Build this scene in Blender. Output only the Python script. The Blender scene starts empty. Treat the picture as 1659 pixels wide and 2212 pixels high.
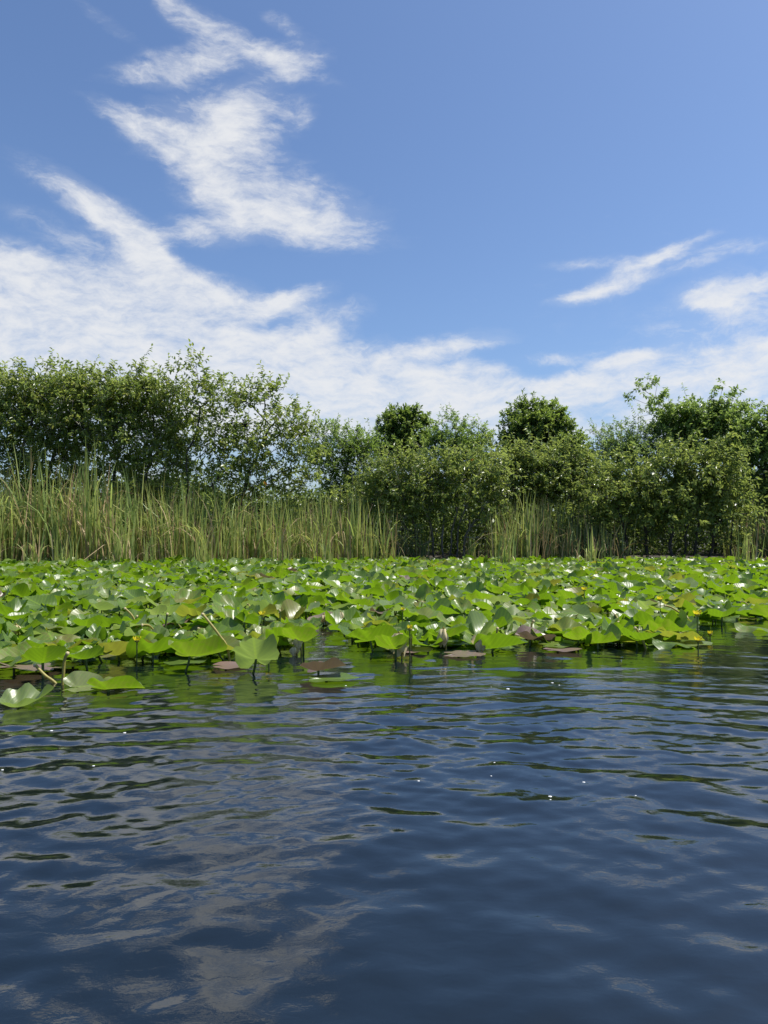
import bpy, math
import numpy as np
from mathutils import Vector, Matrix

R = math.radians
C = bpy.context.scene.collection
SC = bpy.context.scene

# ------------------------------------------------------------------ camera, light, exposure
CAM_H, FPX, CX, CY = 1.1, 1597.0, 829.5, 1106.0      # picture measured on a 1659 x 2212 sheet
HORIZON = 1150.0
PITCH = math.atan((HORIZON - CY) / FPX)
cam_d = bpy.data.cameras.new('camera')
cam = bpy.data.objects.new('camera', cam_d); C.objects.link(cam)
cam_d.sensor_fit = 'VERTICAL'; cam_d.sensor_height = 36.0; cam_d.lens = 36.0 * FPX / 2212.0
cam_d.clip_start = 0.05; cam_d.clip_end = 3000
cam.location = (0, 0, CAM_H)
cam.rotation_euler = (math.pi / 2 + PITCH, 0, 0)
SC.camera = cam

SUN_EL, SUN_AZ = R(63), R(84)                        # azimuth to the right of straight ahead
sd = Vector((math.sin(SUN_AZ) * math.cos(SUN_EL), math.cos(SUN_AZ) * math.cos(SUN_EL), math.sin(SUN_EL)))
sun_d = bpy.data.lights.new('sun', 'SUN'); sun_d.energy = 4.8; sun_d.angle = R(0.53)
sun_d.color = (1.0, 0.955, 0.88)
sun = bpy.data.objects.new('sun', sun_d); C.objects.link(sun)
sun.location = sd * 60
sun.rotation_euler = sd.to_track_quat('Z', 'Y').to_euler()

SC.view_settings.view_transform = 'Standard'
SC.view_settings.look = 'None'
SC.view_settings.exposure = 0.6
SC.view_settings.gamma = 1.0
SC.view_settings.use_curve_mapping = False
SC.cycles.max_bounces = 12
SC.cycles.diffuse_bounces = 8
SC.cycles.transparent_max_bounces = 6
SC.cycles.caustics_reflective = False
SC.cycles.caustics_refractive = False


def ray(px, py):
    """World direction through a point of the 1659 x 2212 sheet, with y = 1."""
    u, v = (px - CX) / FPX, (CY - py) / FPX
    c, s = math.cos(PITCH), math.sin(PITCH)
    d = Vector((u, c - v * s, s + v * c))
    return d / d.y


def at(px, py, Y):
    d = ray(px, py)
    return Vector((d.x * Y, Y, CAM_H + d.z * Y))


def on_water(px, py, z=0.0):
    d = ray(px, py)
    t = (CAM_H - z) / -d.z
    return Vector((d.x * t, t, z))


# ------------------------------------------------------------------ node helper
class NT:
    def __init__(s, tree):
        s.t = tree; s.n = tree.nodes; s.l = tree.links

    def new(s, kind, **kw):
        n = s.n.new(kind)
        for k, v in kw.items():
            setattr(n, k, v)
        return n

    def link(s, a, b):
        s.l.new(a, b)

    def math(s, op, a, b=None, c=None, clamp=False):
        n = s.n.new('ShaderNodeMath'); n.operation = op; n.use_clamp = clamp
        for i, v in enumerate((a, b, c)):
            if v is None: continue
            if isinstance(v, (int, float)): n.inputs[i].default_value = v
            else: s.l.new(v, n.inputs[i])
        return n.outputs[0]

    def rng(s, v, a, b, c, d, smooth=False):
        n = s.n.new('ShaderNodeMapRange')
        if smooth: n.interpolation_type = 'SMOOTHSTEP'
        n.clamp = True
        s.l.new(v, n.inputs[0])
        for i, x in zip((1, 2, 3, 4), (a, b, c, d)): n.inputs[i].default_value = x
        return n.outputs[0]

    def mix(s, f, a, b, blend='MIX'):
        n = s.n.new('ShaderNodeMix'); n.data_type = 'RGBA'; n.blend_type = blend
        for i, v in ((0, f), (6, a), (7, b)):
            if isinstance(v, (int, float)): n.inputs[i].default_value = v
            elif isinstance(v, tuple): n.inputs[i].default_value = (*v, 1) if len(v) == 3 else v
            else: s.l.new(v, n.inputs[i])
        return n.outputs[2]

    def noise(s, vec, scale, detail=4, rough=0.55, dist=0.0):
        n = s.n.new('ShaderNodeTexNoise')
        n.inputs['Scale'].default_value = scale; n.inputs['Detail'].default_value = detail
        n.inputs['Roughness'].default_value = rough; n.inputs['Distortion'].default_value = dist
        if vec is not None: s.l.new(vec, n.inputs['Vector'])
        return n


# ------------------------------------------------------------------ sky with clouds (world)
world = bpy.data.worlds.new('World'); SC.world = world; world.use_nodes = True
w = NT(world.node_tree); w.n.clear()
SKY_STRENGTH = 0.09
out = w.new('ShaderNodeOutputWorld'); bg = w.new('ShaderNodeBackground')
bg.inputs[1].default_value = SKY_STRENGTH
w.link(bg.outputs[0], out.inputs[0])
sky = w.new('ShaderNodeTexSky'); sky.sky_type = 'NISHITA'; sky.sun_disc = False
sky.sun_elevation = SUN_EL; sky.sun_rotation = SUN_AZ
sky.altitude = 0; sky.air_density = 1.0; sky.dust_density = 1.5; sky.ozone_density = 3.0
tc = w.new('ShaderNodeTexCoord')
sep = w.new('ShaderNodeSeparateXYZ'); w.link(tc.outputs['Generated'], sep.inputs[0])
az = w.math('ARCTAN2', sep.outputs[0], sep.outputs[1])
hyp = w.math('SQRT', w.math('ADD', w.math('MULTIPLY', sep.outputs[0], sep.outputs[0]), w.math('MULTIPLY', sep.outputs[1], sep.outputs[1])))
el = w.math('MINIMUM', w.math('DIVIDE', sep.outputs[2], w.math('MAXIMUM', hyp, .05)), 4.0)   # height on a cylinder round the place
ae = w.new('ShaderNodeCombineXYZ'); w.link(az, ae.inputs[0]); w.link(el, ae.inputs[1])
ae = ae.outputs[0]
# warp the field so that no cloud keeps a round outline
wn = w.noise(ae, 7.0, 6, 0.6)
wsub = w.new('ShaderNodeVectorMath', operation='SUBTRACT'); w.link(wn.outputs['Color'], wsub.inputs[0]); wsub.inputs[1].default_value = (.5, .5, .5)
wsc = w.new('ShaderNodeVectorMath', operation='SCALE'); w.link(wsub.outputs[0], wsc.inputs[0]); wsc.inputs['Scale'].default_value = 0.05
wad = w.new('ShaderNodeVectorMath', operation='ADD'); w.link(ae, wad.inputs[0]); w.link(wsc.outputs[0], wad.inputs[1])
aw = wad.outputs[0]
# px, py, half width, half height, tilt (degrees, rising to the right is positive), weight
CLOUDS = [
    (400, 45, 90, 30, -45, .55), (230, 45, 70, 16, -30, .30), (520, 85, 165, 26, -22, .70), (620, 130, 80, 36, 15, .55), (420, 135, 150, 30, 18, .66),
    (340, 165, 70, 20, 10, .5), (610, 52, 42, 16, -25, .55),
    (430, 250, 130, 56, 22, .72), (520, 225, 90, 40, 25, .55), (300, 275, 95, 26, -22, .75), (400, 325, 105, 40, -18, .68), (500, 300, 90, 45, 10, .7),
    (640, 250, 48, 34, 30, .50), (560, 345, 110, 40, -10, .42), (470, 400, 70, 30, -30, .5),
    (610, 435, 165, 52, -4, .92), (520, 485, 125, 36, 8, .85), (690, 490, 120, 36, 5, .5), (760, 525, 110, 26, 4, .30), (420, 500, 60, 24, -30, .35),
    (200, 440, 125, 36, -20, .80), (280, 500, 85, 34, -38, .95), (330, 545, 60, 30, -25, .5), (90, 480, 70, 22, -10, .3),
    (20, 640, 220, 80, -6, 1.1), (190, 640, 180, 70, -14, 1.0), (60, 580, 120, 36, -8, .75), (330, 590, 130, 40, -16, .9), (460, 640, 150, 40, -4, .95),
    (630, 640, 80, 18, 10, .75), (540, 670, 120, 22, 4, .55),
    (30, 760, 320, 75, 0, 1.3), (330, 740, 260, 70, -4, 1.25), (560, 770, 220, 50, 4, 1.1), (690, 705, 85, 30, 22, .95), (700, 820, 260, 60, -3, 1.3),
    (330, 850, 420, 80, 0, 1.3), (900, 840, 190, 42, -5, 1.05), (760, 890, 420, 50, 0, 1.25), (1040, 860, 200, 30, 2, .95),
    (960, 745, 110, 22, 8, .75), (1040, 740, 60, 10, 2, .5), (1030, 795, 70, 18, -15, .45), (1215, 770, 70, 14, 2, .60), (1250, 815, 140, 20, 12, .85), (1180, 860, 190, 20, 6, .62), (1340, 780, 70, 12, 6, .55),
    (1310, 625, 90, 15, 8, .85), (1250, 628, 50, 14, 15, .5), (1390, 575, 75, 20, 14, .70), (1460, 540, 70, 13, 14, .5), (1600, 540, 140, 14, -3, .42), (1490, 583, 45, 12, 8, .55), (1280, 565, 80, 10, -6, .3),
    (1595, 634, 95, 22, 6, .95), (1530, 655, 60, 26, -20, .7), (1630, 775, 110, 28, -8, .80), (1570, 730, 190, 90, 20, .50), (1500, 850, 250, 75, 8, .50), (1420, 640, 330, 160, 10, .10), (1350, 925, 350, 26, 3, .35), (1640, 860, 160, 80, 0, .62),
    (700, 1000, 800, 80, 0, .6),
]
tot = None
for (px, py, hx, hy, rot, wt) in CLOUDS:
    d = ray(px, py).normalized()
    a0 = math.atan2(d.x, d.y); e0 = d.z / math.hypot(d.x, d.y); k = math.cos(a0)
    m = w.new('ShaderNodeMapping', vector_type='TEXTURE')
    m.inputs['Location'].default_value = (a0, e0, 0)
    m.inputs['Rotation'].default_value = (0, 0, R(rot))
    m.inputs['Scale'].default_value = (1.3 * hx / FPX, 1.3 * hy / FPX * k, 1)
    w.link(aw, m.inputs['Vector'])
    ln = w.new('ShaderNodeVectorMath', operation='LENGTH'); w.link(m.outputs[0], ln.inputs[0])
    v = w.rng(ln.outputs['Value'], 0.05, 1.4, wt, 0.0, True)
    tot = v if tot is None else w.math('ADD', tot, v)
tot = w.math('MINIMUM', tot, 1.2)
mp = w.new('ShaderNodeMapping'); mp.inputs['Rotation'].default_value = (0, 0, R(-14)); mp.inputs['Scale'].default_value = (1.0, 1.7, 1)
w.link(aw, mp.inputs['Vector'])
n1 = w.noise(mp.outputs[0], 8.5, 12, 0.66, 0.35)
mp2 = w.new('ShaderNodeMapping'); mp2.inputs['Rotation'].default_value = (0, 0, R(-24)); mp2.inputs['Scale'].default_value = (1.0, 2.4, 1); mp2.inputs['Location'].default_value = (3.1, 1.7, 0)
w.link(aw, mp2.inputs['Vector'])
n2 = w.noise(mp2.outputs[0], 30.0, 8, 0.65, 0.3)
nz = w.math('ADD', w.math('MULTIPLY', w.math('SUBTRACT', n1.outputs['Fac'], 0.5), 2.3), w.math('MULTIPLY', w.math('SUBTRACT', n2.outputs['Fac'], 0.5), 1.5))
# noise only matters where a cloud stands
edge = w.rng(tot, 0.02, 0.35, 0.0, 1.0)
dens = w.math('ADD', tot, w.math('MULTIPLY', nz, edge))
mask = w.math('MAXIMUM', w.rng(dens, 0.02, 1.6, 0.0, 1.0, True), w.rng(w.math('ADD', tot, w.math('MULTIPLY', w.math('SUBTRACT', n2.outputs['Fac'], .5), .6)), .1, 1.3, 0, .30))
shade = w.rng(n1.outputs['Fac'], 0.3, 0.7, 0.80, 1.0)
CW = 0.56 / SKY_STRENGTH
cloud_col = w.mix(shade, (0.72 * CW, 0.80 * CW, 0.92 * CW), (1.0 * CW, 1.01 * CW, 1.03 * CW))
tint = w.mix(1.0, sky.outputs[0], (0.86, 0.97, 1.12), 'MULTIPLY')
mfac = w.math('MULTIPLY', mask, 0.93)
w.link(w.mix(mfac, tint, cloud_col), bg.inputs[0])

# ------------------------------------------------------------------ mesh helpers
def mesh_from(name, verts, faces, attrs=None, uv=None, smooth=False):
    """verts N x 3, faces M x K (all the same size)."""
    verts = np.asarray(verts, dtype=np.float32); faces = np.asarray(faces, dtype=np.int32)
    m = bpy.data.meshes.new(name)
    k = faces.shape[1]
    m.vertices.add(len(verts)); m.vertices.foreach_set('co', verts.ravel())
    m.loops.add(faces.size); m.loops.foreach_set('vertex_index', faces.ravel())
    m.polygons.add(len(faces)); m.polygons.foreach_set('loop_start', np.arange(0, faces.size, k, dtype=np.int32))
    m.polygons.foreach_set('loop_total', np.full(len(faces), k, dtype=np.int32))
    m.polygons.foreach_set('use_smooth', np.full(len(faces), smooth, dtype=bool))
    m.update(calc_edges=True)
    for a, vals in (attrs or {}).items():
        at_ = m.attributes.new(a, 'FLOAT', 'POINT'); at_.data.foreach_set('value', np.asarray(vals, dtype=np.float32))
    if uv is not None:
        l = m.uv_layers.new(name='flat')
        l.data.foreach_set('uv', np.asarray(uv, dtype=np.float32)[faces.ravel()].ravel())
    return m


def obj(name, mesh, mat=None, parent=None, loc=None):
    if mat is not None and not mesh.materials: mesh.materials.append(mat)
    o = bpy.data.objects.new(name, mesh); C.objects.link(o)
    if parent: o.parent = parent
    if loc is not None: o.location = loc
    return o


def tag(o, label=None, cat=None, group=None, kind=None):
    if label: o['label'] = label
    if cat: o['category'] = cat
    if group: o['group'] = group
    if kind: o['kind'] = kind
    return o


def empty(name, loc, label=None, cat=None, group=None):
    o = bpy.data.objects.new(name, None); C.objects.link(o); o.location = loc
    o.empty_display_size = 0.1
    return tag(o, label, cat, group)


def unit(a):
    return a / np.maximum(np.linalg.norm(a, axis=-1, keepdims=True), 1e-9)


def tubes(segs, sides=5):
    """segs: list of (p0, p1, r0, r1) -> verts, quads."""
    n = len(segs)
    p0 = np.array([s[0] for s in segs], dtype=float); p1 = np.array([s[1] for s in segs], dtype=float)
    r0 = np.array([s[2] for s in segs]); r1 = np.array([s[3] for s in segs])
    d = unit(p1 - p0)
    ref = np.where(np.abs(d[:, 2:3]) > .9, np.array([[1., 0, 0]]), np.array([[0, 0, 1.]]))
    a = unit(np.cross(d, ref)); b = np.cross(d, a)
    th = np.arange(sides) * 2 * math.pi / sides
    ring = a[:, None, :] * np.cos(th)[None, :, None] + b[:, None, :] * np.sin(th)[None, :, None]
    v = np.concatenate([p0[:, None] + ring * r0[:, None, None], p1[:, None] + ring * r1[:, None, None]], 1)
    i = np.arange(sides); j = (i + 1) % sides
    q = np.stack([i, j, j + sides, i + sides], 1)
    f = (q[None] + (np.arange(n) * 2 * sides)[:, None, None]).reshape(-1, 4)
    return v.reshape(-1, 3), f


def leaves(P, D, N, L, W, rng, curl=.15, fold=.25):
    """Pointed leaves, two folded quads each; returns verts, quads, per vertex random."""
    n = len(P)
    D = unit(D); N = unit(N - D * np.sum(N * D, 1, keepdims=True)); S = np.cross(D, N)
    L = L[:, None]; W = W[:, None]
    up = N * W * fold
    v = np.stack([
        P,
        P + D * L * .30 + S * W * .5 + up,
        P + D * L * .68 + S * W * .40 + up - N * L * curl * .5,
        P + D * L - N * L * curl,
        P + D * L * .68 - S * W * .40 + up - N * L * curl * .5,
        P + D * L * .30 - S * W * .5 + up], 1)
    q = np.array([[0, 3, 2, 1], [0, 5, 4, 3]])
    f = (q[None] + (np.arange(n) * 6)[:, None, None]).reshape(-1, 4)
    return v.reshape(-1, 3), f, np.repeat(rng.random(n), 6)


# ------------------------------------------------------------------ materials
def material(name):
    m = bpy.data.materials.new(name); m.use_nodes = True
    t = NT(m.node_tree); t.n.clear()
    o = t.new('ShaderNodeOutputMaterial')
    return m, t, o


def leaf_material(name, c0, c1, c2, trans, tfac=.45, rough=.42, spec=.5):
    """c0..c2 span the leaf to leaf variation; trans is what light coming through the blade looks like."""
    m, t, o = material(name)
    a = t.new('ShaderNodeAttribute', attribute_name='rnd')
    cr = t.new('ShaderNodeValToRGB'); e = cr.color_ramp.elements
    e[0].color = (*c0, 1); e[1].color = (*c2, 1); x = cr.color_ramp.elements.new(.55); x.color = (*c1, 1)
    t.link(a.outputs['Fac'], cr.inputs[0])
    p = t.new('ShaderNodeBsdfPrincipled'); p.inputs['Roughness'].default_value = rough; p.inputs['Specular IOR Level'].default_value = spec
    t.link(cr.outputs[0], p.inputs['Base Color'])
    tr = t.new('ShaderNodeBsdfTranslucent')
    tcol = t.mix(.6, cr.outputs[0], trans); t.link(tcol, tr.inputs[0])
    ms = t.new('ShaderNodeMixShader'); ms.inputs[0].default_value = tfac
    t.link(p.outputs[0], ms.inputs[1]); t.link(tr.outputs[0], ms.inputs[2]); t.link(ms.outputs[0], o.inputs[0])
    return m


def bark_material(name, c0, c1):
    m, t, o = material(name)
    tcn = t.new('ShaderNodeTexCoord')
    mpn = t.new('ShaderNodeMapping'); mpn.inputs['Scale'].default_value = (1, 1, .25); t.link(tcn.outputs['Object'], mpn.inputs[0])
    n = t.noise(mpn.outputs[0], 18, 5, .6)
    col = t.mix(t.rng(n.outputs['Fac'], .35, .65, 0, 1), c0, c1)
    p = t.new('ShaderNodeBsdfPrincipled'); p.inputs['Roughness'].default_value = .85
    t.link(col, p.inputs['Base Color'])
    b = t.new('ShaderNodeBump'); b.inputs['Strength'].default_value = .5; b.inputs['Distance'].default_value = .01
    t.link(n.outputs['Fac'], b.inputs['Height']); t.link(b.outputs[0], p.inputs['Normal'])
    t.link(p.outputs[0], o.inputs[0])
    return m


def pad_material(name, c0, c1, spot, trans, tfac=.46, rough=.34, spotty=.0, top=(.25, .31, .12)):
    m, t, o = material(name)
    a = t.new('ShaderNodeAttribute', attribute_name='rnd'); oi = t.new('ShaderNodeObjectInfo')
    r = t.math('FRACT', t.math('ADD', a.outputs['Fac'], oi.outputs['Random']))
    uv = t.new('ShaderNodeUVMap'); uv.uv_map = 'flat'
    sp = t.new('ShaderNodeSeparateXYZ'); t.link(uv.outputs[0], sp.inputs[0])
    # side veins run out from the midrib and arch towards the margin
    ay = t.math('ABSOLUTE', sp.outputs[1])
    ph = t.math('SUBTRACT', sp.outputs[0], t.math('MULTIPLY', ay, .75))
    vein = t.math('POWER', t.math('ABSOLUTE', t.math('SINE', t.math('MULTIPLY', ph, 26.0))), 6.0)
    vein = t.math('SUBTRACT', 1.0, vein)
    rib = t.rng(ay, .012, .035, 1, 0)
    base = t.mix(r, c0, c1)
    tcn = t.new('ShaderNodeTexCoord')
    n = t.noise(tcn.outputs['Object'], 9, 4, .6)
    off = t.math('ADD', n.outputs['Fac'], t.math('MULTIPLY', t.math('SUBTRACT', r, .5), .35))
    base = t.mix(t.rng(off, .57 - spotty * .25, .66, 0, .8), base, spot)
    base = t.mix(t.math('MULTIPLY', rib, .45), base, trans)
    base = t.mix(t.math('MULTIPLY', t.math('SUBTRACT', 1.0, vein), .18), base, trans)
    # upper side waxy and paler, under side matt and yellower
    ge = t.new('ShaderNodeNewGeometry'); back = ge.outputs['Backfacing']
    p = t.new('ShaderNodeBsdfPrincipled'); p.inputs['Specular IOR Level'].default_value = .45
    t.link(t.math('ADD', rough, t.math('MULTIPLY', back, .25)), p.inputs['Roughness'])
    t.link(t.mix(back, t.mix(.27, base, top), base), p.inputs['Base Color'])
    bp = t.new('ShaderNodeBump'); bp.inputs['Strength'].default_value = .2; bp.inputs['Distance'].default_value = .004
    t.link(t.math('ADD', vein, n.outputs['Fac']), bp.inputs['Height']); t.link(bp.outputs[0], p.inputs['Normal'])
    tr = t.new('ShaderNodeBsdfTranslucent'); t.link(t.mix(.55, base, trans), tr.inputs[0])
    ms = t.new('ShaderNodeMixShader'); ms.inputs[0].default_value = tfac
    t.link(p.outputs[0], ms.inputs[1]); t.link(tr.outputs[0], ms.inputs[2]); t.link(ms.outputs[0], o.inputs[0])
    return m


def plain_material(name, c0, c1, rough=.6, scale=20, trans=None):
    m, t, o = material(name)
    tcn = t.new('ShaderNodeTexCoord'); n = t.noise(tcn.outputs['Object'], scale, 4, .6)
    col = t.mix(t.rng(n.outputs['Fac'], .35, .65, 0, 1), c0, c1)
    p = t.new('ShaderNodeBsdfPrincipled'); p.inputs['Roughness'].default_value = rough; t.link(col, p.inputs['Base Color'])
    if trans:
        tr = t.new('ShaderNodeBsdfTranslucent'); tr.inputs[0].default_value = (*trans, 1)
        ms = t.new('ShaderNodeMixShader'); ms.inputs[0].default_value = .35
        t.link(p.outputs[0], ms.inputs[1]); t.link(tr.outputs[0], ms.inputs[2]); t.link(ms.outputs[0], o.inputs[0])
    else:
        t.link(p.outputs[0], o.inputs[0])
    return m


M = {}
M['apple'] = leaf_material('pond_apple_leaf', (0.114, 0.185, 0.041), (0.211, 0.289, 0.063), (0.427, 0.420, 0.087), (.36, .44, .08), .54, .33, .6)
M['olive'] = leaf_material('olive_leaf', (0.094, 0.156, 0.040), (0.175, 0.254, 0.062), (0.373, 0.400, 0.100), (.36, .42, .08), .54, .33, .6)
M['dark'] = leaf_material('dark_leaf', (0.075, 0.142, 0.042), (0.124, 0.205, 0.051), (0.290, 0.318, 0.104), (.34, .46, .06), .55, .33, .55)
M['bright'] = leaf_material('bright_leaf', (0.088, 0.150, 0.035), (0.145, 0.226, 0.049), (0.233, 0.301, 0.079), (.38, .54, .08), .55, .38, .5)
M['lacy'] = leaf_material('lacy_leaf', (0.099, 0.159, 0.057), (0.157, 0.227, 0.081), (0.249, 0.301, 0.122), (.45, .62, .13), .58, .4, .5)
M['fig'] = leaf_material('fig_leaf', (0.120, 0.201, 0.046), (0.204, 0.302, 0.070), (0.339, 0.430, 0.113), (.34, .46, .09), .54, .33, .55)
M['under'] = leaf_material('undergrowth_leaf', (0.074, 0.115, 0.032), (0.115, 0.174, 0.042), (0.193, 0.248, 0.066), (.26, .34, .06), .5, .5, .4)
M['reed'] = leaf_material('reed_blade', (0.177, 0.272, 0.079), (0.311, 0.394, 0.120), (0.500, 0.484, 0.158), (.45, .52, .11), .48, .45, .4)
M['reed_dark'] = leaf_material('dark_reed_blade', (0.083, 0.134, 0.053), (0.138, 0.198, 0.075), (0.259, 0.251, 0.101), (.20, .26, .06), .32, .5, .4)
M['reed_dry'] = leaf_material('dry_reed_blade', (0.250, 0.175, 0.094), (0.375, 0.275, 0.138), (0.500, 0.388, 0.225), (.40, .28, .12), .25, .6, .3)
M['grass'] = leaf_material('grass_blade', (.05, .12, .02), (.08, .17, .03), (.12, .21, .04), (.25, .42, .05), .4, .5, .4)
M['bark'] = bark_material('grey_bark', (.055, .048, .040), (.17, .155, .135))
M['twig'] = bark_material('pale_twig', (.13, .12, .10), (.34, .31, .27))
M['bark_dark'] = bark_material('dark_bark', (.025, .021, .018), (.080, .070, .060))
M['pad'] = pad_material('pad_green', (.032, .095, .008), (.120, .215, .010), (.17, .17, .035), (.27, .46, .01))
M['pad_pale'] = pad_material('pad_pale', (.13, .20, .07), (.19, .26, .09), (.22, .24, .10), (.32, .46, .06))
M['pad_yellow'] = pad_material('pad_yellow', (.13, .18, .022), (.19, .21, .03), (.18, .12, .03), (.36, .42, .03), spotty=.5)
M['pad_bronze'] = pad_material('pad_bronze', (.17, .105, .090), (.22, .15, .13), (.12, .12, .05), (.20, .16, .06), .25, spotty=.3, top=(.22, .16, .16))
M['stalk'] = plain_material('stalk_green', (.07, .11, .025), (.12, .17, .04), .5, 15, (.15, .22, .03))
M['stalk_yellow'] = plain_material('stalk_yellow', (.32, .29, .07), (.42, .36, .10), .5, 25, (.4, .36, .06))
M['petal'] = plain_material('yellow_petal', (.80, .64, .02), (.90, .76, .04), .45, 60, (.85, .72, .03))
M['sepal'] = plain_material('green_sepal', (.35, .38, .06), (.5, .46, .08), .5, 50, (.4, .42, .05))
M['wilted'] = plain_material('wilted_leaf', (.55, .45, .24), (.78, .68, .42), .7, 22, (.75, .62, .3))
M['foam'] = plain_material('foam', (.5, .52, .52), (.68, .69, .69), .4, 80)
M['orange'] = plain_material('orange_leaf', (.62, .24, .03), (.75, .33, .04), .5, 40, (.8, .35, .03))
M['soil'] = plain_material('bank_soil', (.018, .015, .010), (.045, .038, .024), .95, 3)
M['feather'] = plain_material('dark_feather', (.02, .02, .02), (.05, .045, .04), .7, 30)

# water
m, t, o = material('water')
p = t.new('ShaderNodeBsdfPrincipled')
p.inputs['Base Color'].default_value = (.003, .006, .007, 1); p.inputs['Roughness'].default_value = .015; p.inputs['IOR'].default_value = 1.78
tcn = t.new('ShaderNodeTexCoord')
mpn = t.new('ShaderNodeMapping'); mpn.inputs['Scale'].default_value = (1, 1.6, 1); t.link(tcn.outputs['Object'], mpn.inputs[0])
n = t.noise(mpn.outputs[0], 13.0, 4, .55, .5)
b = t.new('ShaderNodeBump'); b.inputs['Strength'].default_value = 1.0; b.inputs['Distance'].default_value = .0011
t.link(n.outputs['Fac'], b.inputs['Height']); t.link(b.outputs[0], p.inputs['Normal']); t.link(p.outputs[0], o.inputs[0])
M['water'] = m

# ------------------------------------------------------------------ setting: water and bank
rng = np.random.default_rng(7)


def smooth(a, b, x):
    t_ = np.clip((x - a) / (b - a), 0, 1); return t_ * t_ * (3 - 2 * t_)


def value_noise(X, Y, scale, seed):
    r_ = np.random.default_rng(seed); g = r_.random((64, 64))
    x = X * scale; y = Y * scale
    xi = np.floor(x).astype(int); yi = np.floor(y).astype(int); fx = x - xi; fy = y - yi
    fx = fx * fx * (3 - 2 * fx); fy = fy * fy * (3 - 2 * fy)
    G = lambda a, b: g[a % 64, b % 64]
    return (G(xi, yi) * (1 - fx) + G(xi + 1, yi) * fx) * (1 - fy) + (G(xi, yi + 1) * (1 - fx) + G(xi + 1, yi + 1) * fx) * fy


def geo(a, step, grow, end):
    r_ = [a]
    while abs(r_[-1] - a) < abs(end - a):
        r_.append(r_[-1] + step); step *= grow
    return r_


def waves(X, Y):
    H = np.zeros_like(X)
    r_ = np.random.default_rng(21)
    # ripples running out from the boat
    for i in range(34):
        lam = .11 * (.62 / .11) ** r_.random()
        k = 2 * math.pi / lam
        sx, sy = r_.normal(0, 2.2), -.3 + r_.normal(0, .7)
        d = np.hypot(X - sx, (Y - sy))
        slope = .0135
        env = .15 + 2.4 * value_noise(X + i * 3.1, Y + i * 1.7, .95, 100 + i) ** 2
        H += slope / k * env * np.sin(k * d + r_.random() * 6.28)
    # weaker cross chop
    for i in range(24):
        lam = .10 * (.45 / .10) ** r_.random(); k = 2 * math.pi / lam; a = r_.random() * 6.28
        env = value_noise(X - i * 2.1, Y + i * 2.7, .8, 300 + i) ** 2 * 2.6
        H += .0155 / k * env * np.sin(k * (X * math.cos(a) + Y * math.sin(a)) + r_.random() * 6.28)
    # fine wavelets in patches
    for i in range(22):
        lam = .055 * (.16 / .055) ** r_.random(); k = 2 * math.pi / lam; a = math.pi / 2 + r_.normal(0, .75)
        env = smooth(.42, .85, value_noise(X * .6 - i * 1.3, Y + i * 2.1, .7, 500 + i))
        H += .020 / k * env * np.sin(k * (X * math.cos(a) + Y * math.sin(a) + .06 * np.sin(5 * X + i)) + r_.random() * 6.28)
    damp = (.72 + .28 * smooth(2.0, 4.6, Y)) * (1 - .66 * smooth(3.6, 5.8, Y)) * (1 - smooth(9, 26, Y)) * (1 - smooth(6.5, 9, np.abs(X)))
    return H * damp


ys = sorted(set(geo(1.0, -.06, 1.15, -25))) + geo(1.0, .014, 1.0, 8.0)[1:] + geo(8.05, .03, 1.03, 30) + geo(31., 2., 1.2, 60)
xs_r = geo(0.0, .022, 1.0, 4.6) + geo(4.64, .035, 1.10, 90)
xs = sorted(-x for x in xs_r[1:]) + xs_r
GX, GY = np.meshgrid(np.array(xs), np.array(ys))
GZ = waves(GX, GY)
ny, nx = GX.shape
idx = np.arange(ny * nx).reshape(ny, nx)
F = np.stack([idx[:-1, :-1], idx[:-1, 1:], idx[1:, 1:], idx[1:, :-1]], -1).reshape(-1, 4)
water = obj('water', mesh_from('water', np.stack([GX, GY, GZ], -1).reshape(-1, 3), F, smooth=True), M['water'])
tag(water, kind='structure')

gx, gy = np.meshgrid(np.linspace(-90, 90, 120), np.concatenate([np.linspace(-30, 24, 8), np.linspace(25, 40, 40), np.linspace(44, 400, 12)]))
shore = 27.4 + 1.2 * (value_noise(gx, gy * 0, .25, 5) - .5) * 2
gz = -.5 + .62 * smooth(0, 2.6, gy - shore + .6) + .10 * value_noise(gx, gy, .9, 9) * smooth(0, 2, gy - shore)
ny, nx = gx.shape; idx = np.arange(ny * nx).reshape(ny, nx)
F = np.stack([idx[:-1, :-1], idx[:-1, 1:], idx[1:, 1:], idx[1:, :-1]], -1).reshape(-1, 4)
tag(obj('ground', mesh_from('ground', np.stack([gx, gy, gz], -1).reshape(-1, 3), F, smooth=True), M['soil']), kind='structure')

# ------------------------------------------------------------------ trees
def crown_points(blobs, Y, n, rng, shell=.45, deep=.8):
    """Points inside ellipsoids given on the sheet as (px, py, half width, half height[, depth offset])."""
    vol = np.array([b[2] * b[3] for b in blobs], dtype=float); vol /= vol.sum()
    pick = rng.choice(len(blobs), n, p=vol)
    P = np.zeros((n, 3)); O = np.zeros((n, 3))
    for i, k in enumerate(pick):
        b = blobs[k]; dy = b[4] if len(b) > 4 else 0
        c = at(b[0], b[1], Y + dy); s = (Y + dy) / FPX
        v = rng.normal(size=3); v /= np.linalg.norm(v); r = rng.random() ** shell
        rad = np.array([b[2] * s, .5 * (b[2] + b[3]) * s * deep, b[3] * s])
        P[i] = np.array(c) + v * r * rad
        O[i] = v * r
    return P, O


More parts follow.
